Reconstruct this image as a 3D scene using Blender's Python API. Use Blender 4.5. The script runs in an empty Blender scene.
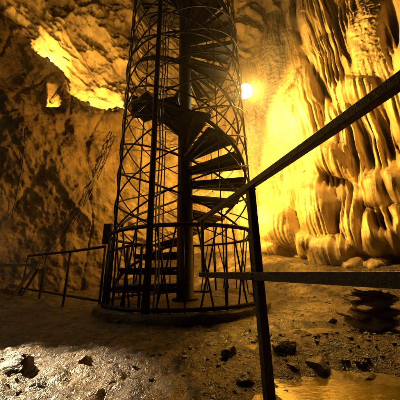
import bpy, bmesh, math, random
import numpy as np
from mathutils import Matrix, Vector

# ------------------------------------------------------------------ camera / world / exposure
scene = bpy.context.scene
COL = scene.collection
EYE = 0.5
PITCH, ROLL, FPX = math.radians(17.4), math.radians(-1.2), 227.0
cam_d = bpy.data.cameras.new('camera'); cam = bpy.data.objects.new('camera', cam_d); COL.objects.link(cam)
cam_d.sensor_width = 36; cam_d.lens = 36 * FPX / 400; cam_d.clip_start = 0.02; cam_d.clip_end = 200
CAMR = Matrix.Rotation(math.pi / 2 + PITCH, 3, 'X') @ Matrix.Rotation(ROLL, 3, 'Z')
cam.matrix_world = Matrix.Translation((0, 0, EYE)) @ CAMR.to_4x4()
scene.camera = cam
w = bpy.data.worlds.new('World'); scene.world = w; w.use_nodes = True
bg = w.node_tree.nodes['Background']; bg.inputs[0].default_value = (1.0, 0.5, 0.1, 1); bg.inputs[1].default_value = 0.008
scene.view_settings.view_transform = 'Standard'; scene.view_settings.look = 'None'
scene.view_settings.exposure = 0.1; scene.view_settings.gamma = 1.0
scene.cycles.use_denoising = True
scene.cycles.max_bounces = 4
scene.cycles.use_adaptive_sampling = True
scene.cycles.adaptive_threshold = 0.03
scene.cycles.volume_bounces = 0
scene.cycles.sample_clamp_indirect = 6.0
AMBER = (1.0, 0.515, 0.06)
PALE = (1.0, 0.62, 0.2)

RN = np.array(CAMR); EY = np.array((0, 0, EYE))
def project(P):
    q = (P - EY) @ RN
    d = np.maximum(-q[..., 2], 1e-3)
    return 200 + FPX * q[..., 0] / d, 200 - FPX * q[..., 1] / d
def ray(px, py):
    v = RN @ np.array(((px - 200) / FPX, (200 - py) / FPX, -1.0)); return v
def at_y(px, py, y):
    v = ray(px, py); return Vector(EY + v * (y / v[1]))
def at_z(px, py, z=0.0):
    v = ray(px, py); return Vector(EY + v * ((z - EYE) / v[2]))

# ------------------------------------------------------------------ noise
rs = np.random.RandomState(7)
PERM = np.tile(rs.permutation(256), 3)
GR = rs.normal(size=(256, 3)); GR /= np.linalg.norm(GR, axis=1)[:, None]
def pn(x, y, z):
    x, y, z = np.broadcast_arrays(x, y, z)
    xi, yi, zi = np.floor(x).astype(int), np.floor(y).astype(int), np.floor(z).astype(int)
    xf, yf, zf = x - xi, y - yi, z - zi
    xi &= 255; yi &= 255; zi &= 255
    fu, fv, fw = (t * t * t * (t * (t * 6 - 15) + 10) for t in (xf, yf, zf))
    def g(i, j, k):
        h = PERM[PERM[PERM[xi + i] + yi + j] + zi + k]
        gg = GR[h]
        return gg[..., 0] * (xf - i) + gg[..., 1] * (yf - j) + gg[..., 2] * (zf - k)
    a = g(0,0,0) + fu * (g(1,0,0) - g(0,0,0)); b = g(0,1,0) + fu * (g(1,1,0) - g(0,1,0))
    c = g(0,0,1) + fu * (g(1,0,1) - g(0,0,1)); d = g(0,1,1) + fu * (g(1,1,1) - g(0,1,1))
    e = a + fv * (b - a); f = c + fv * (d - c)
    return e + fw * (f - e)
def fbm(P, f, o=4, gain=0.5, ridge=False, s=(1, 1, 1), seed=0.0):
    t = 0; a = 1.0
    for i in range(o):
        n = pn(P[..., 0] * f * s[0] + seed, P[..., 1] * f * s[1] + seed * 1.7, P[..., 2] * f * s[2] - seed)
        t = t + a * ((1 - 2.2 * np.abs(n)) - 0.5 if ridge else n * 1.6)
        f *= 2.03; a *= gain
    return t
def sstep(a, b, x):
    t = np.clip((x - a) / (b - a), 0, 1); return t * t * (3 - 2 * t)
def gauss(px, py, cx, cy, rx, ry):
    return np.exp(-((px - cx) / rx) ** 2 - ((py - cy) / ry) ** 2)

# ------------------------------------------------------------------ mesh helpers
def grid_obj(name, P, material, smooth=True, flip=False):
    r, c = P.shape[:2]
    me = bpy.data.meshes.new(name)
    idx = np.arange(r * c).reshape(r, c)
    q = np.stack([idx[:-1, :-1], idx[:-1, 1:], idx[1:, 1:], idx[1:, :-1]], -1).reshape(-1, 4)
    if flip: q = q[:, ::-1]
    n = len(q)
    me.vertices.add(r * c); me.vertices.foreach_set('co', P.astype(np.float32).ravel())
    me.loops.add(n * 4); me.loops.foreach_set('vertex_index', q.astype(np.int32).ravel())
    me.polygons.add(n); me.polygons.foreach_set('loop_start', np.arange(0, n * 4, 4, dtype=np.int32))
    me.polygons.foreach_set('loop_total', np.full(n, 4, dtype=np.int32))
    me.polygons.foreach_set('use_smooth', np.full(n, smooth))
    me.update(calc_edges=True); me.validate()
    me.materials.append(material)
    o = bpy.data.objects.new(name, me); COL.objects.link(o)
    return o
class MB:
    def __init__(s): s.v = []; s.f = []
    def tube(s, pts, r, n=8, cap=True):
        pts = [Vector(p) for p in pts]; k0 = len(s.v); m = len(pts)
        rr = r if isinstance(r, (list, tuple)) else [r] * m
        up = None
        for i, p in enumerate(pts):
            t = (pts[min(i + 1, m - 1)] - pts[max(i - 1, 0)]).normalized()
            if up is None: up = t.orthogonal().normalized()
            else: up = (up - t * up.dot(t)).normalized()
            b = t.cross(up)
            for j in range(n):
                a = 2 * math.pi * (j + 0.5) / n
                s.v.append(p + (up * math.cos(a) + b * math.sin(a)) * rr[i])
        for i in range(m - 1):
            for j in range(n):
                a = k0 + i * n + j; b2 = k0 + i * n + (j + 1) % n
                s.f.append((a, b2, b2 + n, a + n))
        if cap:
            s.f.append(tuple(k0 + j for j in range(n))[::-1])
            s.f.append(tuple(k0 + (m - 1) * n + j for j in range(n)))
        return s
    def bar(s, p, q, wdt, hgt, up=(0, 0, 1), bev=0.0):
        """rectangular section bar, chamfered edges"""
        p, q = Vector(p), Vector(q); t = (q - p).normalized(); up = Vector(up)
        sd = t.cross(up).normalized(); u = sd.cross(t).normalized()
        a, b = wdt / 2, hgt / 2; c = bev or min(a, b) * 0.18
        prof = [(-a + c, -b), (a - c, -b), (a, -b + c), (a, b - c), (a - c, b), (-a + c, b), (-a, b - c), (-a, -b + c)]
        k0 = len(s.v)
        for e in (p, q):
            for x, y in prof: s.v.append(e + sd * x + u * y)
        n = 8
        for j in range(n): s.f.append((k0 + j, k0 + (j + 1) % n, k0 + n + (j + 1) % n, k0 + n + j))
        s.f.append(tuple(k0 + j for j in range(n))[::-1]); s.f.append(tuple(k0 + n + j for j in range(n)))
        return s
    def lathe(s, prof, c=(0, 0, 0), n=32, axis=None):
        c = Vector(c); k0 = len(s.v); m = len(prof)
        M = Vector((0, 0, 1)).rotation_difference(Vector(axis)).to_matrix() if axis is not None else Matrix.Identity(3)
        for r, z in prof:
            for j in range(n):
                a = 2 * math.pi * j / n
                s.v.append(c + M @ Vector((r * math.cos(a), r * math.sin(a), z)))
        for i in range(m - 1):
            for j in range(n):
                s.f.append((k0 + i * n + j, k0 + i * n + (j + 1) % n, k0 + (i + 1) * n + (j + 1) % n, k0 + (i + 1) * n + j))
        s.f.append(tuple(k0 + j for j in range(n))[::-1]); s.f.append(tuple(k0 + (m - 1) * n + j for j in range(n)))
        return s
    def build(s, name, material, parent=None, smooth=False):
        me = bpy.data.meshes.new(name)
        me.from_pydata([tuple(v) for v in s.v], [], s.f)
        if smooth:
            me.polygons.foreach_set('use_smooth', [len(p.vertices) == 4 for p in me.polygons])
        me.materials.append(material)
        o = bpy.data.objects.new(name, me); COL.objects.link(o)
        if parent is not None: o.parent = parent
        return o
def tag(o, label, cat, group=None, kind=None):
    if label: o['label'] = label
    if cat: o['category'] = cat
    if group: o['group'] = group
    if kind: o['kind'] = kind
    return o
def thing(name, label, cat, loc=(0, 0, 0), group=None):
    o = bpy.data.objects.new(name, None); COL.objects.link(o); o.location = loc; o.empty_display_size = 0.1
    return tag(o, label, cat, group)
def share(name, mesh, parent=None, mw=None):
    o = bpy.data.objects.new(name, mesh); COL.objects.link(o)
    if parent is not None: o.parent = parent
    if mw is not None: o.matrix_local = mw
    return o

# ------------------------------------------------------------------ materials
def mat(name, c1, c2, rough=(0.4, 0.7), scale=3.0, bump=0.5, bscale=18.0, stretch=(1, 1, 1), metal=0.0, spec=0.5,
        c3=None, c3_scale=1.2, c3_lo=0.52, c3_hi=0.68, bdist=0.02, fine=90.0, finew=0.35, coat=0.0):
    m = bpy.data.materials.new(name); m.use_nodes = True
    nt = m.node_tree; N = nt.nodes; L = nt.links
    b = N['Principled BSDF']
    tc = N.new('ShaderNodeTexCoord'); mp = N.new('ShaderNodeMapping'); mp.inputs['Scale'].default_value = stretch
    geo = N.new('ShaderNodeNewGeometry')
    L.new(geo.outputs['Position'], mp.inputs['Vector'])
    def noise(sc, det=4, rgh=0.6, dist=0.3):
        n = N.new('ShaderNodeTexNoise'); n.inputs['Scale'].default_value = sc; n.inputs['Detail'].default_value = det
        n.inputs['Roughness'].default_value = rgh; n.inputs['Distortion'].default_value = dist
        L.new(mp.outputs[0], n.inputs['Vector']); return n
    n1 = noise(scale); r1 = N.new('ShaderNodeValToRGB')
    r1.color_ramp.elements[0].position = 0.32; r1.color_ramp.elements[1].position = 0.7
    r1.color_ramp.elements[0].color = (*c1, 1); r1.color_ramp.elements[1].color = (*c2, 1)
    L.new(n1.outputs[0], r1.inputs[0]); out = r1.outputs[0]
    if c3:
        n3 = noise(c3_scale, 5, 0.65, 0.8); mr = N.new('ShaderNodeMapRange')
        mr.inputs[1].default_value = c3_lo; mr.inputs[2].default_value = c3_hi
        L.new(n3.outputs[0], mr.inputs[0])
        mx = N.new('ShaderNodeMix'); mx.data_type = 'RGBA'
        L.new(mr.outputs[0], mx.inputs['Factor']); L.new(out, mx.inputs['A']); mx.inputs['B'].default_value = (*c3, 1)
        out = mx.outputs['Result']
    L.new(out, b.inputs['Base Color'])
    n2 = noise(scale * 2.3, 3, 0.6); mr2 = N.new('ShaderNodeMapRange')
    mr2.inputs[1].default_value = 0.3; mr2.inputs[2].default_value = 0.7
    mr2.inputs[3].default_value = rough[0]; mr2.inputs[4].default_value = rough[1]
    L.new(n2.outputs[0], mr2.inputs[0]); L.new(mr2.outputs[0], b.inputs['Roughness'])
    b.inputs['Metallic'].default_value = metal; b.inputs['Specular IOR Level'].default_value = spec
    b.inputs['Coat Weight'].default_value = coat; b.inputs['Coat Roughness'].default_value = 0.18
    if bump:
        nb = noise(bscale, 5, 0.62, 0.4); nf = noise(fine, 2, 0.6, 0.0)
        ad = N.new('ShaderNodeMath'); ad.operation = 'MULTIPLY_ADD'; ad.inputs[1].default_value = finew
        L.new(nf.outputs[0], ad.inputs[0]); L.new(nb.outputs[0], ad.inputs[2])
        bp = N.new('ShaderNodeBump'); bp.inputs['Strength'].default_value = bump; bp.inputs['Distance'].default_value = bdist
        L.new(ad.outputs[0], bp.inputs['Height']); L.new(bp.outputs[0], b.inputs['Normal'])
    return m
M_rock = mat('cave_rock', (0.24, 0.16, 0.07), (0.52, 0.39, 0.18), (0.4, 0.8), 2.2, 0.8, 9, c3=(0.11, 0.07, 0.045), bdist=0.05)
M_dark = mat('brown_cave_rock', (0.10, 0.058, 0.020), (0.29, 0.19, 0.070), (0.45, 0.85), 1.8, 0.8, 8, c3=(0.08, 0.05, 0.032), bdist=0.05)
M_flow = mat('flowstone', (0.30, 0.21, 0.10), (0.56, 0.45, 0.29), (0.2, 0.5), 2.6, 0.6, 14, stretch=(1, 1, 0.2),
             c3=(0.13, 0.075, 0.035), c3_scale=3.4, c3_lo=0.52, c3_hi=0.68, bdist=0.025, fine=110, finew=0.6, coat=0.1)
M_mud = mat('wet_mud', (0.040, 0.025, 0.011), (0.155, 0.105, 0.045), (0.09, 0.55), 3.5, 1.0, 24, c3=(0.018, 0.011, 0.006), c3_scale=7.0, c3_lo=0.47, c3_hi=0.58, bdist=0.035, fine=110, finew=0.4, spec=0.8)
M_stone = mat('dark_stone', (0.045, 0.03, 0.018), (0.13, 0.09, 0.055), (0.25, 0.6), 6, 0.8, 20, bdist=0.02)
M_slab = mat('layered_brown_rock', (0.10, 0.066, 0.035), (0.27, 0.19, 0.10), (0.3, 0.65), 9, 0.9, 24, stretch=(1, 1, 3), bdist=0.025)
M_metal = mat('rusty_dark_steel', (0.006, 0.004, 0.003), (0.020, 0.011, 0.006), (0.4, 0.7), 14, 0.4, 60, metal=0.0, spec=0.25, bdist=0.003, fine=220)
M_rail = mat('wet_rusty_rail', (0.008, 0.005, 0.003), (0.03, 0.016, 0.008), (0.2, 0.6), 40, 0.9, 90, c3=(0.06, 0.03, 0.012), c3_scale=14, c3_lo=0.58, c3_hi=0.7, spec=0.6, bdist=0.004, fine=260, finew=0.6)
M_bare = mat('galvanised_steel', (0.16, 0.14, 0.12), (0.28, 0.25, 0.21), (0.3, 0.5), 18, 0.2, 60, metal=0.8, bdist=0.002)
M_conc = mat('damp_concrete', (0.035, 0.025, 0.017), (0.09, 0.065, 0.045), (0.3, 0.65), 4, 0.8, 25, bdist=0.015)
M_rubber = mat('black_cable_rubber', (0.02, 0.016, 0.012), (0.04, 0.03, 0.022), (0.4, 0.6), 12, 0.1, 60)
M_board = mat('weathered_board', (0.05, 0.032, 0.02), (0.12, 0.08, 0.05), (0.4, 0.7), 8, 0.4, 30, stretch=(1, 6, 6), bdist=0.004)
def emis(name, col, s):
    m = bpy.data.materials.new(name); m.use_nodes = True; b = m.node_tree.nodes['Principled BSDF']
    b.inputs['Base Color'].default_value = (0.8, 0.7, 0.5, 1)
    b.inputs['Emission Color'].default_value = (*col, 1); b.inputs['Emission Strength'].default_value = s; return m
M_lens = emis('lit_lamp_glass', (1.0, 0.80, 0.36), 110)
def water():
    m = mat('muddy_water', (0.11, 0.078, 0.016), (0.30, 0.225, 0.045), (0.02, 0.12), 5.0, 0.0, 14, stretch=(0.6, 1.4, 1), spec=0.8, coat=0.6)
    nt = m.node_tree; b = nt.nodes['Principled BSDF']; b.inputs['Coat Roughness'].default_value = 0.03
    n = nt.nodes.new('ShaderNodeTexNoise'); n.inputs['Scale'].default_value = 22; n.inputs['Detail'].default_value = 4
    bp = nt.nodes.new('ShaderNodeBump'); bp.inputs['Strength'].default_value = 0.25; bp.inputs['Distance'].default_value = 0.008
    nt.links.new(n.outputs[0], bp.inputs['Height']); nt.links.new(bp.outputs[0], b.inputs['Normal']); nt.links.new(bp.outputs[0], b.inputs['Coat Normal'])
    return m
M_water = water()

# ------------------------------------------------------------------ cave floor
def floor_z(x, y):
    P = np.stack([x, y, x * 0], -1)
    s = x + y
    ramp = sstep(4.2, 7.8, s) * 1.05 - sstep(5.2, 7.6, s) * 0.45 * sstep(1.1, 2.8, x)
    left = sstep(1.2, 3.4, -x + (y - 5.0) * 0.6) * 0.12
    big = fbm(P, 0.55, 3) * 0.045 + fbm(P, 1.7, 3, seed=3.1) * 0.018
    near = 1 - sstep(1.6, 3.2, y)
    lump = fbm(P, 5.0, 4, 0.55, True, seed=9.2) * (0.009 + 0.022 * near) + fbm(P, 16, 3, seed=4.4) * (0.006 + 0.005 * near)
    lump = lump + near * (fbm(P, 2.6, 3, 0.6, seed=5.9) * 0.028 - np.maximum(fbm(P, 4.2, 2, seed=2.4) - 0.25, 0) * 0.05)
    smooth_left = sstep(0.1, -0.8, x) * sstep(1.9, 2.4, y) * (1 - sstep(4.5, 5.5, y))
    z = ramp + left + big * (1 - 0.5 * smooth_left) + lump * (1 - 0.75 * smooth_left)
    # puddles: shallow basins
    def basin(cx, cy, rx, ry, d):
        return d * np.exp(-(((x - cx) / rx) ** 2 + ((y - cy) / ry) ** 2) ** 2)
    wob = fbm(P, 2.3, 2, seed=6.6) * 0.02
    z = z - (basin(0.70, 1.24, 0.50, 0.27, 0.085) + basin(1.0, 2.25, 0.42, 0.16, 0.07) + basin(0.55, 1.85, 0.22, 0.09, 0.05)) * (1 + wob)
    rough = gauss(x, y, 1.0, 1.72, 0.7, 0.22)
    z = z + rough * (0.02 + np.abs(fbm(P, 9, 3, seed=1.9)) * 0.03)
    return z
ty = np.linspace(0, 1, 520); yy = -1.2 + 11.0 * (0.28 * ty + 0.72 * ty ** 2.2)
sx = np.linspace(-1, 1, 620); sx = np.sign(sx) * np.abs(sx) ** 1.15
X = sx[None, :] * (2.4 + 0.85 * (yy[:, None] + 1.2)); Y = np.repeat(yy[:, None], 620, 1)
Z = floor_z(X, Y)
FLOOR = grid_obj('cave_floor', np.stack([X, Y, Z], -1), M_mud); FLOOR['kind'] = 'structure'
def fz(x, y): return float(floor_z(np.array([float(x)]), np.array([float(y)]))[0])
# water sheet of the puddles: uneven outline that stays inside the basins' banks
def puddle(cx, cy, rx, ry, z):
    v = [(cx, cy, z)]; n = 40
    for i in range(n):
        a = 2 * math.pi * i / n; k = 1 + 0.08 * math.sin(3 * a + cx) + 0.05 * math.sin(7 * a)
        v.append((cx + rx * k * math.cos(a), cy + ry * k * math.sin(a), z))
    me = bpy.data.meshes.new('puddle'); me.from_pydata(v, [], [(0, i + 1, (i + 1) % n + 1) for i in range(n)])
    me.materials.append(M_water); o = bpy.data.objects.new('puddle', me); COL.objects.link(o); o['kind'] = 'structure'
def basin_level(cx, cy, rx, ry, q):
    a = np.linspace(0, 2 * math.pi, 200); e = floor_z(cx + rx * 1.08 * np.cos(a), cy + ry * 1.08 * np.sin(a))
    c = floor_z(cx + rx * 0.5 * np.cos(a), cy + ry * 0.5 * np.sin(a))
    return float(min(e.min() - 0.002, np.quantile(c, 0.9) + 0.012))
for cx, cy, rx, ry, q in ((0.70, 1.24, 0.60, 0.34, 0.82), (1.0, 2.25, 0.52, 0.21, 0.75), (0.55, 1.85, 0.28, 0.13, 0.7)):
    puddle(cx, cy, rx, ry, basin_level(cx, cy, rx, ry, q))

# ------------------------------------------------------------------ cave walls
def catmull(pts, n):
    pts = np.array(pts, float); p = np.vstack([2 * pts[0] - pts[1], pts, 2 * pts[-1] - pts[-2]])
    m = len(pts) - 1; t = np.linspace(0, m - 1e-6, n); i = t.astype(int); f = (t - i)[:, None]
    a, b, c, d = p[i], p[i + 1], p[i + 2], p[i + 3]
    return 0.5 * (2 * b + (c - a) * f + (2 * a - 5 * b + 4 * c - d) * f ** 2 + (3 * b - a - 3 * c + d) * f ** 3)
def back_wall():
    c = catmull([(-9.0, 1.0), (-7.2, 4.2), (-5.0, 6.4), (-2.6, 7.6), (-0.6, 8.0), (1.2, 7.8), (2.6, 7.4), (4.5, 7.5)], 560)
    tan = np.gradient(c, axis=0); tan /= np.linalg.norm(tan, axis=1)[:, None]
    nrm = np.stack([tan[:, 1], -tan[:, 0]], -1)
    nrm *= np.sign((nrm * (np.array([0, 2.0]) - c)).sum(1))[:, None]
    z = np.linspace(-0.4, 12.5, 520)
    off = 0.055 * np.maximum(z - 3.0, 0) ** 2
    P = np.zeros((520, 560, 3))
    P[..., 0] = c[None, :, 0] + nrm[None, :, 0] * off[:, None]
    P[..., 1] = c[None, :, 1] + nrm[None, :, 1] * off[:, None]
    P[..., 2] = z[:, None]
    Q = P.copy(); R = P @ np.array([[0.8, 0, 0.6], [0, 1, 0], [-0.6, 0, 0.8]])
    d = fbm(Q, 0.35, 2, seed=2.2) * 0.55 + fbm(R, 0.9, 4, 0.55, True, (0.6, 1, 1.5), 5.1) * 0.26 + fbm(Q, 3.6, 3, 0.55, True, seed=8.8) * 0.055 + fbm(Q, 14, 2, seed=1.2) * 0.012
    px, py = project(P)
    n3 = np.stack([nrm[:, 0], nrm[:, 1], nrm[:, 0] * 0], -1)[None]
    return grid_obj('cave_wall', P + n3 * d[..., None], M_rock, flip=True)
WB = back_wall(); WB['kind'] = 'structure'

def plane_grid(o, u, nu, nv, lu, z0, z1):
    o = np.array(o, float); u = np.array(u, float); u /= np.linalg.norm(u)
    n = np.array([u[1], -u[0]]); n *= np.sign(n @ (np.array([0, 0.]) - o[:2]))
    a = np.linspace(0, lu, nu); z = np.linspace(z0, z1, nv)
    P = np.zeros((nv, nu, 3)); P[..., 0] = o[0] + u[0] * a[None]; P[..., 1] = o[1] + u[1] * a[None]; P[..., 2] = z[:, None]
    return P, np.array([n[0], n[1], 0.0]), a, z

def left_wall():
    P, n, a, z = plane_grid((-7.6, 1.6), (5.9, 4.9), 470, 430, 7.6, -0.3, 8.5)
    px, py = project(P)
    wob = fbm(P, 1.1, 5, 0.6, seed=3.3)
    edge = np.interp(px + wob * 16, [-60, 20, 32, 45, 62, 76, 84, 92, 108, 130, 150, 160, 200], [-330, -60, -5, 22, 48, 62, 84, 95, 101, 106, 114, 300, 900])
    m = sstep(-13, 10, py + wob * 12 - edge)
    edge2 = np.interp(px + wob * 6, [104, 114, 122, 132, 150, 165], [900, 330, 160, 132, 124, 110])
    m = m * sstep(9, -5, py + wob * 7 - edge2)
    R = P @ np.array([[0.85, 0, -0.5], [0, 1, 0], [0.5, 0, 0.85]])
    d = fbm(P, 0.5, 2, seed=7.7) * 0.34 + fbm(R, 0.8, 5, 0.5, True, (1.2, 1, 0.55), 1.5) * 0.15 + fbm(P, 2.2, 4, 0.55, seed=4.2) * 0.06 + fbm(P, 16, 2, seed=2.7) * 0.008
    d = d - 0.045 * np.exp(-(pn(P[..., 0] * 1.3, P[..., 1] * 1.3, P[..., 2] * 0.5) / 0.035) ** 2)   # fractures
    d = d - 0.5 * np.exp(-((px - 55 + wob * 7 + (py - 88) * 0.25) / 5.5) ** 4) * sstep(102, 96, py + wob * 5) * sstep(72, 88, py + wob * 9)   # lamp pocket
    d = d + 0.30 * gauss(px, py, 118, 112, 34, 10)              # ledge
    d = d + 0.25 * gauss(px, py, 30, 130, 40, 40)
    lean = np.maximum(P[..., 2] - 1.0, 0) * 0.10
    d = d - lean - 2.2 * (1 - m)
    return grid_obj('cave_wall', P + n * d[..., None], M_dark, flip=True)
WL = left_wall(); WL['kind'] = 'structure'

LOBES = [(286, 224, 20, 24, .55), (299, 197, 9, 19, .36), (322, 206, 18, 33, .55), (327, 157, 20, 19, .42), (357, 222, 13, 31, .48),
         (376, 192, 12, 21, .46), (395, 190, 11, 19, .46), (380, 233, 14, 25, .52), (399, 233, 11, 26, .54), (340, 251, 23, 20, .62),
         (317, 243, 15, 14, .50), (362, 264, 12, 12, .60), (384, 266, 13, 12, .62), (272, 248, 14, 10, .4),
         (354, 88, 27, 15, .30), (366, 34, 28, 50, .28), (402, 112, 15, 24, 0.8), (300, 118, 19, 62, .22), (272, 90, 14, 90, .14),
         (425, 230, 20, 40, .6), (440, 150, 30, 40, .5), (460, 230, 26, 50, .6), (420, 40, 30, 60, .4), (480, 90, 40, 60, .5),
         (305, 15, 12, 40, .16), (340, 122, 14, 24, .18), (268, 180, 12, 40, .14), (318, -40, 40, 60, .3)]
def flow_wall():
    P, n, a, z = plane_grid((-0.3, 7.9), (1, -1), 640, 640, 8.6, -0.2, 10.5)
    px, py = project(P); A = np.broadcast_to(a[None], px.shape); Zv = P[..., 2]
    F = np.stack([A, Zv * 0, Zv], -1)
    wx = fbm(F, 0.9, 3, seed=5.5); wz = fbm(F, 1.6, 2, seed=8.1)
    qx = px + wz * 4; qy = py + wx * 4
    h = fbm(P, 0.45, 2, seed=4.0) * 0.22
    lob = np.full(px.shape, -9.0); low = np.zeros(px.shape)
    for cx, cy, rx, ry, d in LOBES:
        dx = (qx - cx - (qy - cy) * 0.16) / (rx * 1.08); t = (qy - cy) / (ry * 1.12)
        V = np.where(t > -0.1, np.sqrt(np.clip(1 - np.abs((t + 0.1) / 1.1) ** 2.3, 0, 1)), sstep(-1.3, -0.1, t))
        b = np.sqrt(np.clip(1 - np.abs(dx) ** 2.2, 0, 1)) * V * d * 1.25
        low = np.where(b > lob, sstep(-0.5, 0.6, t), low)
        kk = 0.11; b0 = np.maximum(lob, 0.0)
        lob = np.where((np.abs(b - b0) < kk) & (b > 0), np.maximum(b, b0) + (kk - np.abs(b - b0)) ** 2 / (4 * kk) * np.minimum(b / kk, 1), np.maximum(b, b0))
    h = h + np.maximum(lob, 0)
    inl = sstep(0.0, 0.15, lob)
    # runnels and draperies: pattern stretched down the wall
    f1 = 1 - 2.4 * np.abs(pn(A * 4.2 + wx * 0.5, Zv * 0.42, 3.3 + 0 * A)); f2 = 1 - 2.4 * np.abs(pn(A * 11 + wx * 0.9, Zv * 0.8, 7.7 + 0 * A))
    f4 = 1 - 2.4 * np.abs(pn(A * 17 + wx * 1.3, Zv * 0.6, 5.1 + 0 * A))
    f3 = pn(A * 26 + wx * 1.2, Zv * 1.6, 1.7 + 0 * A)
    deep = (gauss(px, py, 374, 138, 26, 26) * 1.0 + gauss(px, py, 334, 52, 14, 26) * 0.6 + gauss(px, py, 334, 6, 14, 14) * 0.7
            + gauss(px, py, 312, 60, 12, 50) * 0.35 + gauss(px, py, 392, 30, 7, 18) * 0.9 + gauss(px, py, 333, 178, 7, 10) * 0.7
            + gauss(px, py, 350, 203, 6, 15) * 0.5 + gauss(px, py, 395, 222, 14, 8) * 0.7 + gauss(px, py, 385, 262, 26, 8) * 0.4)
    amp = 0.020 * (1 - 0.55 * inl * (1 - low)) + 0.010 * low * inl
    deep2 = (gauss(px, py, 376, 132, 26, 30) + gauss(px, py, 336, 50, 12, 30) * 0.9 + gauss(px, py, 333, 4, 16, 16) + gauss(px, py, 316, 66, 9, 46) * 0.45 + gauss(px, py, 393, 30, 6, 18)
             + gauss(px, py, 334, 178, 8, 9) * 0.9 + gauss(px, py, 351, 204, 7, 16) * 0.6 + gauss(px, py, 392, 224, 16, 9) * 0.7 + gauss(px, py, 350, 245, 8, 14) * 0.4)
    panel = np.maximum(gauss(px, py, 366, 34, 26, 46), gauss(px, py, 268, 120, 26, 90) * 0.75)
    amp = amp * (1 - 0.8 * panel)
    h = h + amp * (f1 * 0.9 + f2 * 0.8 + f4 * 0.7) + f3 * 0.014 * (1 - panel)
    sl = sstep(-0.05, 0.22, pn(A * 7.5 + wx * 0.6, Zv * 0.35, 9.9 + 0 * A)) * 0.75 + sstep(0.0, 0.25, pn(A * 15 + wx * 0.8, Zv * 0.5, 4.9 + 0 * A)) * 0.4
    h = h - sl * np.clip(deep2, 0, 1.0) * 0.9
    h = h + deep * (np.minimum(f2, 0.5) * 0.22 + np.minimum(f1, 0.5) * 0.28 - 0.40)
    # crack running down from the top between smooth column and draperies
    cx = np.interp(py, [-50, 0, 50, 100, 140], [286, 290, 301, 331, 350])
    h = h - 0.22 * np.exp(-((px - cx + wx * 3) / 3.0) ** 2) * sstep(125, 95, py)
    # mottled popcorn
    h = h + fbm(P, 6.0, 3, 0.55, True, seed=6.1) * (0.005 + 0.035 * panel) + fbm(P, 18, 2, seed=3.9) * (0.003 + 0.012 * panel)
    h = h - 0.5 * sstep(240, 150, px) - 0.02 * np.maximum(Zv - 2, 0) ** 1.5
    return grid_obj('flowstone_wall', P + n * h[..., None], M_flow, flip=True)
WF = flow_wall(); WF['kind'] = 'structure'

# ------------------------------------------------------------------ spiral staircase
TC = Vector((-0.26, 3.75, 0)); R = 1.10; RB = 1.16; PITCHZ = 3.1; TOP = 8.6; PL = 0.085
bz = fz(TC.x, TC.y - 1.3)
st = thing('spiral_staircase', 'tall dark steel spiral staircase inside a lattice cage, rising from the round plinth', 'staircase', TC)
def cyl(th, z, r=R): return Vector((r * math.cos(th), r * math.sin(th), z))
MB().lathe([(0.20, PL + 0.0), (0.20, PL + 0.03), (0.135, PL + 0.035), (0.13, 3.0), (0.132, 3.01), (0.132, 3.06), (0.13, 3.07), (0.13, 6.0), (0.132, 6.01), (0.132, 6.06), (0.13, 6.07), (0.13, TOP)], n=28).build('central_column', M_metal, st, True)
# treads
NT = 13; dth = 2 * math.pi / NT
def tread_mesh():
    b = MB(); ro, ri = R - 0.07, 0.125; ha = dth * 0.56; seg = 5
    top, bot = [], []
    out = [(ri * math.cos(a), ri * math.sin(a)) for a in (-0.75, 0, 0.75)]
    arc = [(ro * math.cos(-ha + 2 * ha * i / seg), ro * math.sin(-ha + 2 * ha * i / seg)) for i in range(seg + 1)]
    ring = out[:1] + arc + out[2:] + out[1:2]
    n = len(ring); t = 0.05
    for z in (-t, 0):
        for x, y in ring: b.v.append(Vector((x, y, z)))
    b.f = [tuple(range(n))[::-1], tuple(range(n, 2 * n))] + [(i, (i + 1) % n, n + (i + 1) % n, n + i) for i in range(n)]
    # folded nosing and a rib under the plate
    for sgn in (-1, 1):
        a = sgn * (ha - 0.03)
        b.bar((0.2 * math.cos(a), 0.2 * math.sin(a), -0.075), ((ro - .02) * math.cos(a), (ro - .02) * math.sin(a), -0.062), 0.02, 0.05)
    b.bar((0.13, 0, -0.09), (ro - 0.02, 0, -0.07), 0.03, 0.06)
    return b
proto = tread_mesh().build('tread', M_metal, st); tm = proto.data
Z0, k0 = 2.0, 0
ks = list(range(-7, 27)); first = True
for k in ks:
    zz = Z0 + k * PITCHZ / NT; th = 0.06 - k * dth
    mw = Matrix.Translation((0, 0, zz)) @ Matrix.Rotation(th, 4, 'Z')
    if first: proto.matrix_local = mw; first = False
    else: share('tread', tm, st, mw)
# lattice cage: bars winding both ways
ZR = 1.02
def helix(a0, hand, z0, z1, r, pitch):
    n = max(8, int((z1 - z0) / pitch * 48)); return [cyl(a0 + hand * 2 * math.pi * (z1 - z0) / pitch * i / n, z0 + (z1 - z0) * i / n, r) for i in range(n + 1)]
NS = 6
for s in range(NS):
    a = 2 * math.pi * s / NS
    MB().tube(helix(a + 0.3, -1, ZR, TOP, R, PITCHZ), 0.014, 6).build('cage_bar', M_metal, st, True)
    MB().tube(helix(a + 0.55, 1, ZR, TOP, R + 0.026, PITCHZ), 0.012, 6).build('cage_bar', M_metal, st, True)
# inner handrail following the treads
hr = [cyl(0.06 - dth * k, Z0 + k * PITCHZ / NT + 0.85, R - 0.1) for k in [x * 0.25 for x in range(-28, 92)]]
MB().tube(hr, 0.022, 8).build('handrail', M_metal, st, True)
sg = [cyl(0.06 - dth * k, Z0 + k * PITCHZ / NT - 0.06, R - 0.05) for k in [x * 0.25 for x in range(-28, 104)]]
MB().tube(sg, 0.03, 6).build('stringer', M_metal, st, True)
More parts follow.
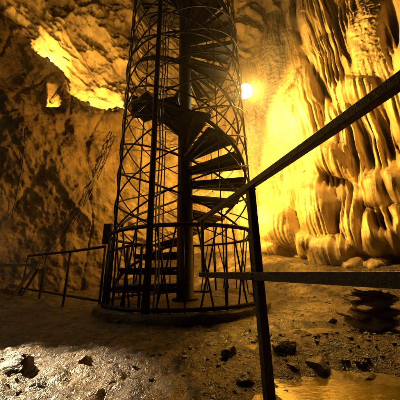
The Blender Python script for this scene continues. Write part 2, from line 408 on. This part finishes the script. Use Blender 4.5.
# uprights
for deg, r, nm in ((183, 0.022, 'upright'), (-107, 0.04, 'upright'), (3, 0.018, 'upright'), (62, 0.014, 'upright'), (118, 0.014, 'upright'), (148, 0.016, 'upright'), (-63, 0.008, 'upright'), (-140, 0.012, 'upright')):
    a = math.radians(deg); rr = R + 0.05
    MB().tube([cyl(a, PL, rr), cyl(a, 3.2, rr), cyl(a, TOP, rr)], r, 10).build('upright', M_metal, st, True)
for deg in (-102.5, -100.6):
    a = math.radians(deg)
    MB().tube([cyl(a + 0.012 * math.sin(i * 1.7), PL + i * 0.4, R + 0.075) for i in range(22)], 0.009, 6).build('conduit', M_bare, st, True)
# rings and balusters of the base enclosure
def ring(z, r, tr, n=72): return [cyl(2 * math.pi * i / n, z, r) for i in range(n + 1)]
MB().tube(ring(ZR, RB, 0), 0.026, 8, False).build('base_ring', M_metal, st, True)
MB().tube(ring(PL + 0.03, RB, 0), 0.024, 8, False).build('base_ring', M_metal, st, True)
for z in (4.1, 7.2): MB().tube(ring(z, R + 0.04, 0), 0.018, 8, False).build('hoop', M_metal, st, True)
rnd = random.Random(4)
for i in range(46):
    a = 2 * math.pi * i / 46; sl = ((0.16, -0.16, 0.0)[i % 3]) + rnd.uniform(-0.05, 0.05)
    MB().tube([cyl(a, PL + 0.0, RB), cyl(a + sl, ZR + 0.02, RB)], 0.0115, 6).build('baluster', M_metal, st, True)
for i in range(8):
    a = 2 * math.pi * i / 8 + 0.2
    MB().bar(cyl(a, ZR, RB + 0.01), cyl(a, ZR, R - 0.02), 0.02, 0.03).build('bracket', M_metal, st)
# landing wedge near the top
lb = MB(); nn = 14; a0, a1 = math.radians(140), math.radians(215)
for z in (6.92, 7.0):
    for i in range(nn + 1):
        a = a0 + (a1 - a0) * i / nn; lb.v += [cyl(a, z, 0.13), cyl(a, z, R + 0.25)]
m2 = 2 * (nn + 1)
for i in range(nn):
    lb.f += [(2*i, 2*i+1, 2*i+3, 2*i+2), (m2+2*i, m2+2*i+2, m2+2*i+3, m2+2*i+1), (2*i+1, m2+2*i+1, m2+2*i+3, 2*i+3), (2*i, 2*i+2, m2+2*i+2, m2+2*i)]
lb.f += [(0, m2, m2 + 1, 1), (2*nn, 2*nn+1, m2+2*nn+1, m2+2*nn)]
lb.build('landing', M_metal, st)

# plinth: rough round concrete slab
pl = MB(); n = 120; prof = [(1.0, -0.10), (1.005, 0.0), (1.0, PL - 0.012), (0.99, PL), (0.75, PL + 0.002), (0.5, PL + 0.004)]
for r, z in prof:
    for j in range(n):
        a = 2 * math.pi * j / n; k = 1.25 * r * (1 + 0.018 * math.sin(5 * a + 1) + 0.012 * math.sin(11 * a) + 0.010 * rnd.uniform(-1, 1))
        pl.v.append(TC + Vector((k * math.cos(a), k * math.sin(a), z + 0.008 * rnd.uniform(-1, 1))))
for i in range(len(prof) - 1):
    for j in range(n): pl.f.append((i * n + j, i * n + (j + 1) % n, (i + 1) * n + (j + 1) % n, (i + 1) * n + j))
pl.f += [tuple(range(n))[::-1], tuple((len(prof) - 1) * n + j for j in range(n))]
tag(pl.build('plinth', M_conc, None, True), 'low round damp concrete plinth under the spiral staircase', 'plinth')

# junction box on the cage
jb = at_y(107.5, 234, 3.6)
j = thing('junction_box', 'small dark junction box fixed to the left side of the staircase cage', 'box', jb)
MB().bar((0, 0, -0.16), (0, 0, 0.16), 0.12, 0.08, up=(0, 1, 0)).build('housing', M_metal, j)
MB().bar((0, -0.047, -0.14), (0, -0.047, 0.14), 0.10, 0.012, up=(0, 1, 0)).build('lid', M_metal, j)

# ------------------------------------------------------------------ near handrail
vp = ray(126, 272); dr = Vector((vp[0], vp[1], 0)).normalized()
pz = EYE + 0.0
D0 = 1.08
pt = at_y(250, 186, D0)            # top of the near post
lowp = at_y(256.5, 276, D0)
HU, HL = pt.z, lowp.z
base = Vector((pt.x, pt.y, fz(pt.x, pt.y)))
nr = thing('metal_railing', 'near dark steel railing crossing the right foreground beside the puddle', 'railing', base)
def L(p): return Vector(p) - base
far = Vector((pt.x, pt.y, 0)) + dr * 0.80; nearp = Vector((pt.x, pt.y, 0)) - dr * 1.5
off = Vector((dr.y, -dr.x, 0)) * -0.03
MB().bar(L((nearp.x, nearp.y, HU)), L((far.x + dr.x * 0.02, far.y + dr.y * 0.02, HU)), 0.032, 0.033).build('top_rail', M_rail, nr)
MB().bar(L(Vector((nearp.x, nearp.y, HL)) + off), L(Vector((far.x, far.y, HL)) + off), 0.012, 0.035).build('lower_rail', M_rail, nr)
MB().bar(L((far.x, far.y, HL - 0.017)), L((far.x, far.y, HU - 0.015)), 0.022, 0.022, up=dr).build('post', M_rail, nr)
for p, r in ((Vector((pt.x, pt.y, 0)), 0.038), (nearp, 0.038)):
    g = fz(p.x, p.y)
    MB().bar(L((p.x, p.y, g - 0.1)), L((p.x, p.y, HU - 0.02)), r, r, up=dr).build('post', M_rail, nr)
    MB().bar(L((p.x, p.y, g - 0.01)), L((p.x, p.y, g + 0.012)), 0.11, 0.11, up=dr).build('foot_plate', M_metal, nr)

pc = Vector((pt.x, pt.y, 0))
for dz in (-0.009, 0.009):
    bpos = Vector((pt.x, pt.y, HL + dz)) + off * 1.22
    MB().lathe([(0.0065, 0.0), (0.0065, 0.004), (0.004, 0.007)], L(bpos), 8, axis=off.normalized()).build('bolt', M_bare, nr)
for dz_, sz_ in ((HU - 0.02, 0.024), ):
    MB().lathe([(0.026, -0.004), (0.029, 0.0), (0.026, 0.004)], L((pt.x, pt.y, dz_)), 12).build('weld', M_rail, nr, True)
# ------------------------------------------------------------------ far railing at the left
fr_pts = [((27, 256), (19.5, 300)), ((45, 254), (38.5, 302)), ((68.7, 251.6), (63, 304)), ((105.5, 246.5), (99, 308))]
fb = [at_z(*q[1], 0.03) for q in fr_pts]
A, B = fb[0], fb[-1]
b0 = Vector((A.x, A.y, fz(A.x, A.y)))
fr = thing('metal_railing', 'far thin steel railing along the left wall, ending at the staircase cage', 'railing', b0)
tops, lows = [], []
for i, ((tx, ty_), (bx, by)) in enumerate(fr_pts):
    t = i / 3.0
    p = A.lerp(B, (bx - fr_pts[0][1][0]) / (fr_pts[-1][1][0] - fr_pts[0][1][0]) * 1.0)
    # place along the straight line A-B where the pixel column falls
    v = ray(bx, by); d = B - A
    tt = (A.x * v[1] - A.y * v[0]) / (v[0] * d.y - v[1] * d.x); p = A + d * tt
    tp = at_y(tx, ty_, p.y); g = fz(p.x, p.y)
    tops.append(Vector((p.x, p.y, tp.z))); lows.append(Vector((p.x, p.y, g + 0.12)))
    MB().tube([Vector((p.x, p.y, g - 0.05)) - b0, Vector((p.x, p.y, tp.z)) - b0], 0.018, 8).build('post', M_metal, fr, True)
MB().tube([p - b0 for p in tops], 0.022, 8).build('top_rail', M_metal, fr, True)
lows = [lows[0].lerp(lows[-1], (q_ - lows[0]).length / (lows[-1] - lows[0]).length) for q_ in lows]
MB().tube([p - b0 for p in lows], 0.018, 8).build('lower_rail', M_metal, fr, True)
print('railing', A, B, [t.z for t in tops])
# short gate panel at the entrance of the cage
gl = [at_y(108, 252, 3.15), at_y(128, 246, 2.95), at_y(142, 245, 2.85)]
gb = Vector((gl[0].x, gl[0].y, PL))
gt = thing('metal_gate', 'narrow tubular steel gate leaning at the foot of the staircase cage', 'gate', gb)
for p in gl: MB().tube([Vector((p.x, p.y, 0.05)) - gb, p - gb], 0.017, 8).build('post', M_metal, gt, True)
MB().tube([p - gb for p in gl], 0.018, 8).build('top_rail', M_metal, gt, True)
MB().tube([Vector((p.x, p.y, 0.28)) - gb for p in gl], 0.014, 8).build('lower_rail', M_metal, gt, True)

# stand at the far left edge
sb = at_z(10, 303, 0.03); sb.z = fz(sb.x, sb.y)
sd = thing('bench', 'dark narrow wooden bench with slanted legs at the left edge', 'bench', sb)
tz = at_y(15, 264, sb.y).z - sb.z
ax = Vector((1, 0.35, 0)).normalized(); ay = Vector((-0.35, 1, 0)).normalized()
for k in (-1, 0, 1):
    c0 = ay * (0.11 * k) + Vector((0, 0, tz - 0.02))
    MB().bar(c0 - ax * 1.0, c0 + ax * 0.36, 0.10, 0.04).build('plank', M_board, sd)
for e in (-0.85, 0.22):
    for k in (-1, 1):
        MB().bar(ax * e + ay * (0.13 * k) + Vector((0.12, 0, tz - 0.04)), ax * (e - 0.16) + ay * (0.24 * k) + Vector((0, 0, -0.03)), 0.045, 0.045, up=ay).build('leg', M_board, sd)
    MB().bar(ax * (e + 0.02) - ay * 0.16 + Vector((0.1, 0, tz - 0.07)), ax * (e + 0.02) + ay * 0.16 + Vector((0.1, 0, tz - 0.07)), 0.04, 0.05).build('crossbar', M_board, sd)

# ------------------------------------------------------------------ cables up the left wall
bpy.context.view_layer.update()
dg = bpy.context.evaluated_depsgraph_get()
def hit(px, py, o=0.03):
    v = Vector(ray(px, py)).normalized()
    ok, loc, nrm, *_ = scene.ray_cast(dg, Vector(EY), v)
    return (loc - v * o) if ok else None
def hit_on(ob, px, py, o=0.03):
    v = Vector(ray(px, py)).normalized()
    ok, loc, nrm, _ = ob.ray_cast(Vector(EY), v)
    return (loc - v * o, nrm) if ok else (None, None)
def cable(pts, r, label, ob=WL):
    ps = []
    for i in range(len(pts) - 1):
        for k in range(6):
            t = k / 6; p, _n = hit_on(ob, pts[i][0] * (1 - t) + pts[i + 1][0] * t, pts[i][1] * (1 - t) + pts[i + 1][1] * t, 0.06)
            if p: ps.append(p)
    if len(ps) < 3: return
    q = [ps[0]] + [(ps[i - 1] + ps[i] * 2 + ps[i + 1]) / 4 for i in range(1, len(ps) - 1)] + [ps[-1]]
    for _ in range(14): q = [q[0]] + [(q[i - 1] + q[i] * 2 + q[i + 1]) / 4 for i in range(1, len(q) - 1)] + [q[-1]]
    tag(MB().tube(q, r, 8).build('cable', M_rubber, None, True), label, 'cable')
cable([(112, 132), (98, 170), (80, 205), (62, 232), (44, 254)], 0.014, 'upper of two parallel black cables slanting up the left rock wall')
cable([(115, 136), (101, 174), (83, 209), (65, 236), (48, 257)], 0.012, 'lower of two parallel black cables slanting up the left rock wall')
cable([(25, 128), (24, 160), (18, 190), (10, 225)], 0.013, 'thin dark cable hanging down the rock at the far left')

# ------------------------------------------------------------------ lamps
def floodlight(pos, aim, label, power, col, size=0.1, spot=None, globe=False, group='cave floodlights', blend=0.6, ahead=None):
    pos = Vector(pos); d = (Vector(aim) - pos).normalized()
    t = thing('floodlight', label, 'lamp', pos, group)
    if globe:
        MB().lathe([(size * 0.3, -size * 0.9), (size * 0.42, -size * 0.85), (size * 0.5, -size * 0.25), (size * 0.66, -size * 0.05), (size * 0.66, size * 0.02)], axis=d, n=24).build('housing', M_metal, t, True)
        MB().lathe([(size * math.sin(a), size * (0.72 - math.cos(a))) for a in [0.72 + 2.3 * i / 14 for i in range(15)]], axis=d, n=32).build('glass', M_lens, t, True)
    else:
        MB().lathe([(size * 0.45, -size * 1.3), (size * 0.6, -size * 1.25), (size * 1.05, -size * 0.15), (size * 1.1, 0.0), (size * 1.1, size * 0.06), (size * 0.98, size * 0.06)], axis=d, n=24).build('housing', M_metal, t, True)
        MB().lathe([(size * 0.96, size * 0.065), (size * 0.93, size * 0.35), (size * 0.75, size * 0.68), (size * 0.45, size * 0.9), (size * 0.12, size)], axis=d, n=24).build('glass', M_lens, t, True)
    s = d.cross(Vector((0, 0, 1))); s = s.normalized() if s.length > 0.01 else Vector((1, 0, 0))
    k = size * 1.2
    MB().tube([s * k - d * size * .4, s * k - d * size * 1.5, -s * k - d * size * 1.5, -s * k - d * size * .4], size * 0.1, 6).build('bracket', M_metal, t)
    l = bpy.data.lights.new('lamp_light', 'SPOT' if spot else 'POINT'); l.energy = power; l.color = col; l.shadow_soft_size = size * 0.7
    if spot: l.spot_size = math.radians(spot); l.spot_blend = blend
    lo = bpy.data.objects.new('lamp_light', l); COL.objects.link(lo); lo.parent = t
    lo.location = d * (ahead or size * 1.5)
    lo.rotation_euler = d.to_track_quat('-Z', 'Y').to_euler()
    return t
ml = at_y(240.5, 91.5, 4.35)
lamp_ = floodlight(ml, ml + Vector((0.85, -0.35, -0.30)), 'dazzling round lamp clamped to the right side of the staircase cage', 950, AMBER, 0.16, spot=178, blend=0.2, ahead=0.32, globe=True)
ua = math.radians(62); q0 = TC + cyl(ua, ml.z - 0.25, R + 0.05); q1 = TC + cyl(ua, ml.z + 0.1, R + 0.05)
MB().tube([q0 - ml, (-0.12, 0.02, -0.06)], 0.016, 8).build('arm', M_metal, lamp_, True)
MB().tube([q1 - ml, (-0.12, 0.02, 0.05)], 0.016, 8).build('arm', M_metal, lamp_, True)
c1 = at_y(185, 165, 5.5)
floodlight(c1, at_y(212, 140, 8), 'floodlight hidden behind the central column, washing the back wall', 560, AMBER, 0.09)
c2 = at_y(185.5, 190, 4.45)
floodlight(c2, (2.4, 4.4, 0.7), 'lower floodlight behind the central column, aimed at the flowstone', 1500, AMBER, 0.09, spot=150, blend=0.7)
def pocket_point(px, py, inward):
    o = np.array((-7.6, 1.6, 0.0)); u = np.array((5.9, 4.9, 0.0)); u /= np.linalg.norm(u); n = np.array((u[1], -u[0], 0))
    v = ray(px, py); t = ((o - EY) @ n) / (v @ n); q = EY + v * t
    lean = max(q[2] - 1.0, 0) * 0.10
    return Vector(q - n * (inward + lean))
def behind(px, py, back, up=0.0):
    p, n = hit_on(WL, px, py, 0.0)
    v = Vector(ray(px, py)).normalized(); v2 = Vector((v.x, v.y, 0)).normalized()
    return p + v2 * back + Vector((0, 0, up))
p = at_y(54, 97, 4.1); p = pocket_point(54, 96.5, 0.30)
floodlight(p, p + Vector((-0.1, 0.5, 0.8)), 'small floodlight tucked into the pocket of the dark left rock', 55, AMBER, 0.045)
p = at_y(88, 104, 5.95)
floodlight(p, p + Vector((0.2, 1.0, 1.2)), 'floodlight hidden behind the ledge, lighting the upper left recess', 130, AMBER, 0.08)
p = at_y(48, 60, 5.25)
floodlight(p, p + Vector((0.5, 0.9, 1.4)), 'floodlight hidden behind the top of the dark left rock', 80, AMBER, 0.08)
p = at_y(116, 112, 6.4)
floodlight(p, p + Vector((-0.1, 0.7, 0.9)), 'floodlight hidden on the ledge just left of the staircase cage', 130, AMBER, 0.07)
p = Vector((-3.5, 2.6, 2.5))  # assumed lamp out of view, added to whiten the left mud patch
wl = floodlight(p, (-1.02, 1.36, 0.0), 'unseen pale floodlight on a tripod, added to light the muddy floor', 3800, (1.0, 0.74, 0.43), 0.1, spot=19, blend=0.9)
MB().tube([Vector((-0.06, 0.05, -0.16)), Vector((-0.06, 0.05, -2.0))], 0.016, 8).build('pole', M_metal, wl, True)
for i in range(3):
    a = 2.1 * i + 0.4; f = Vector((p.x - 0.06 + 0.4 * math.cos(a), p.y + 0.05 + 0.4 * math.sin(a), 0)); f.z = fz(f.x, f.y)
    MB().tube([Vector((-0.06, 0.05, -1.7)), f - p], 0.012, 8).build('leg', M_metal, wl, True)

# ------------------------------------------------------------------ stones
def rock(seed, size, flat=0.6, sub=3, jag=0.32, cuts=13):
    bm = bmesh.new(); bmesh.ops.create_icosphere(bm, subdivisions=sub, radius=1)
    V = np.array([v.co[:] for v in bm.verts])
    d = fbm(V, 0.9, 2, seed=seed) * jag + fbm(V, 2.4, 3, 0.5, True, seed=seed + 3) * jag * 0.35
    V = V * (1 + d)[:, None]
    rr = np.random.RandomState(int(seed * 10)); 
    for _ in range(cuts):                                   # knock flat facets off
        nn_ = rr.normal(size=3); nn_ /= np.linalg.norm(nn_); k = V @ nn_; c = rr.uniform(0.45, 0.8)
        V = V - np.maximum(k - c, 0)[:, None] * nn_ * 0.93
    V = V * (1 + fbm(V, 3.0, 3, 0.55, True, seed=seed + 8) * 0.10 + fbm(V, 9, 2, seed=seed) * 0.03)[:, None]
    V = V * np.array(size) * np.array([1, 1, flat])
    for v, c in zip(bm.verts, V): v.co = c
    me = bpy.data.meshes.new('stone'); bm.to_mesh(me); bm.free()
    me.polygons.foreach_set('use_smooth', [sub > 3] * len(me.polygons)); me.materials.append(M_stone); return me
STONES = [((12, 372), 0.10, 'dark lumpy stone in the pale mud at the far left edge'),
          ((246, 381), 0.036, 'small dark stone just left of the near railing post'),
          ((317, 360), 0.065, 'dark flat stone at the edge of the front puddle'),
          ((371, 355), 0.045, 'small pale-topped square stone below the layered boulder'),
          ((370, 384), 0.060, 'dark wedge stone with lit top right of the front puddle'),
          ((395, 388), 0.060, 'dark stone cut by the lower right corner of the picture'),
          ((286, 348), 0.06, 'low dark stone just right of the near railing post'),
          ((294, 371), 0.03, 'tiny stone sticking out of the front puddle'),
          ((262, 338), 0.05, 'dark stone lying beside the right side of the plinth'),
          ((158, 356), 0.035, 'small stone on the mud in front of the plinth'),
          ((332, 322), 0.05, 'small stone left of the layered boulder by the thin pool'),
          ((84, 362), 0.04, 'small dark stone in the middle of the pale mud'),
          ((121, 322), 0.05, 'bright wet stone resting against the front of the plinth'),
          ((228, 352), 0.045, 'brown stone on the mud below the right end of the plinth')]
for i, ((px, py), s, lab) in enumerate(STONES):
    p = at_z(px, py, 0.0); p = at_z(px, py, fz(p.x, p.y)); g = fz(p.x, p.y)
    if 'puddle' in lab and 'tiny' in lab: g = max(g, -0.02)
    o = share('stone', rock(1.3 * i + 2, (s * rnd.uniform(1, 1.5), s, s), rnd.uniform(0.5, 0.8), 4, 0.34, rnd.choice((4, 7, 10))))
    o.location = (p.x, p.y, g + s * 0.08); o.rotation_euler.z = rnd.uniform(0, 6)
    tag(o, lab, 'stone', 'stones on the cave floor')
# layered boulder on the right
q = at_z(375, 330, 0.03); q.z = fz(q.x, q.y)
lbz = thing('layered_boulder', 'dark boulder of stacked ragged rock layers beside the thin pool', 'boulder', q)
k = q.y / 2.2
zc = 0
for i, (w_, h_, ox) in enumerate(((0.30, 0.12, 0.0), (0.265, 0.10, -0.02), (0.25, 0.10, 0.015), (0.235, 0.09, -0.01), (0.215, 0.08, 0.02), (0.17, 0.06, 0.0))):
    o = share('slab', rock(21 + i * 2.7, (w_ * k * rnd.uniform(0.66, 0.84), w_ * k * 0.6, h_ * k * 0.56), 1.0, 4, 0.42, 3), lbz)
    o.data.materials[0] = M_slab
    o.location = (ox * k, rnd.uniform(-.02, .02), (zc + h_ * 0.42) * k); o.rotation_euler = (rnd.uniform(-.08, .08), rnd.uniform(-.08, .08), rnd.uniform(0, 6)); zc += h_ * 0.60
# pebbles and mud clods: uncountable
bm = bmesh.new(); bmesh.ops.create_icosphere(bm, subdivisions=1, radius=1); IV = np.array([v.co[:] for v in bm.verts]); IF = np.array([[v.index for v in f.verts] for f in bm.faces]); bm.free()
rr = np.random.RandomState(11); NP = 4200
xs = []; ys = []
while len(xs) < NP:
    x = rr.uniform(-2.8, 3.2); y = 0.9 + 3.6 * rr.rand() ** 1.6
    dens = (0.10 if x < 0 else 0.28) + 0.72 * math.exp(-((x - 1.0) / 0.8) ** 2 - ((y - 1.75) / 0.35) ** 2)
    if x < -0.1 and y > 2.1: dens *= 0.15
    if math.hypot(x - TC.x, y - TC.y) < 1.42: continue
    if (((x - .55) / .42) ** 2 + ((y - 1.22) / .25) ** 2) < 0.9: dens *= 0.04
    if (((x - 1.0) / .42) ** 2 + ((y - 2.25) / .16) ** 2) < 0.9: dens *= 0.04
    if rr.rand() < dens: xs.append(x); ys.append(y)
xs = np.array(xs); ys = np.array(ys); zs = floor_z(xs, ys)
sz = 0.003 + 0.019 * rr.rand(NP) ** 4.5
VV = IV[None] * (1 + rr.uniform(-.25, .25, (NP, len(IV), 1))) * sz[:, None, None] * rr.uniform(.6, 1.3, (NP, 1, 3)) * np.array([1, 1, .7])
VV[..., 0] += xs[:, None]; VV[..., 1] += ys[:, None]; VV[..., 2] += (zs - sz * 0.05)[:, None]
FF = IF[None] + (np.arange(NP) * len(IV))[:, None, None]
me = bpy.data.meshes.new('pebbles'); me.from_pydata(VV.reshape(-1, 3).tolist(), [], FF.reshape(-1, 3).tolist()); me.materials.append(M_stone)
o = bpy.data.objects.new('pebbles', me); COL.objects.link(o); tag(o, 'small pebbles and clods strewn over the muddy floor', 'pebbles', kind='stuff')

# ------------------------------------------------------------------ thin scattering volume added to imitate bloom round the lamps
hz = MB(); hz.v = [Vector((x, y, z)) for z in (-2.0, 14.0) for x, y in ((-14, -4), (12, -4), (12, 14), (-14, 14))]
hz.f = [(3, 2, 1, 0), (4, 5, 6, 7), (0, 1, 5, 4), (1, 2, 6, 5), (2, 3, 7, 6), (3, 0, 4, 7)]
mh = bpy.data.materials.new('lamp_glow_volume'); mh.use_nodes = True; nt = mh.node_tree; nt.nodes.remove(nt.nodes['Principled BSDF'])
pv = nt.nodes.new('ShaderNodeVolumePrincipled'); pv.inputs['Color'].default_value = (0.95, 0.93, 0.88, 1)
pv.inputs['Density'].default_value = 0.004; pv.inputs['Anisotropy'].default_value = 0.9
nt.links.new(pv.outputs[0], nt.nodes['Material Output'].inputs['Volume'])
tag(hz.build('lamp_glow', mh), 'thin volume added to put a glow round the cave lamps', 'lamp_glow', kind='stuff')
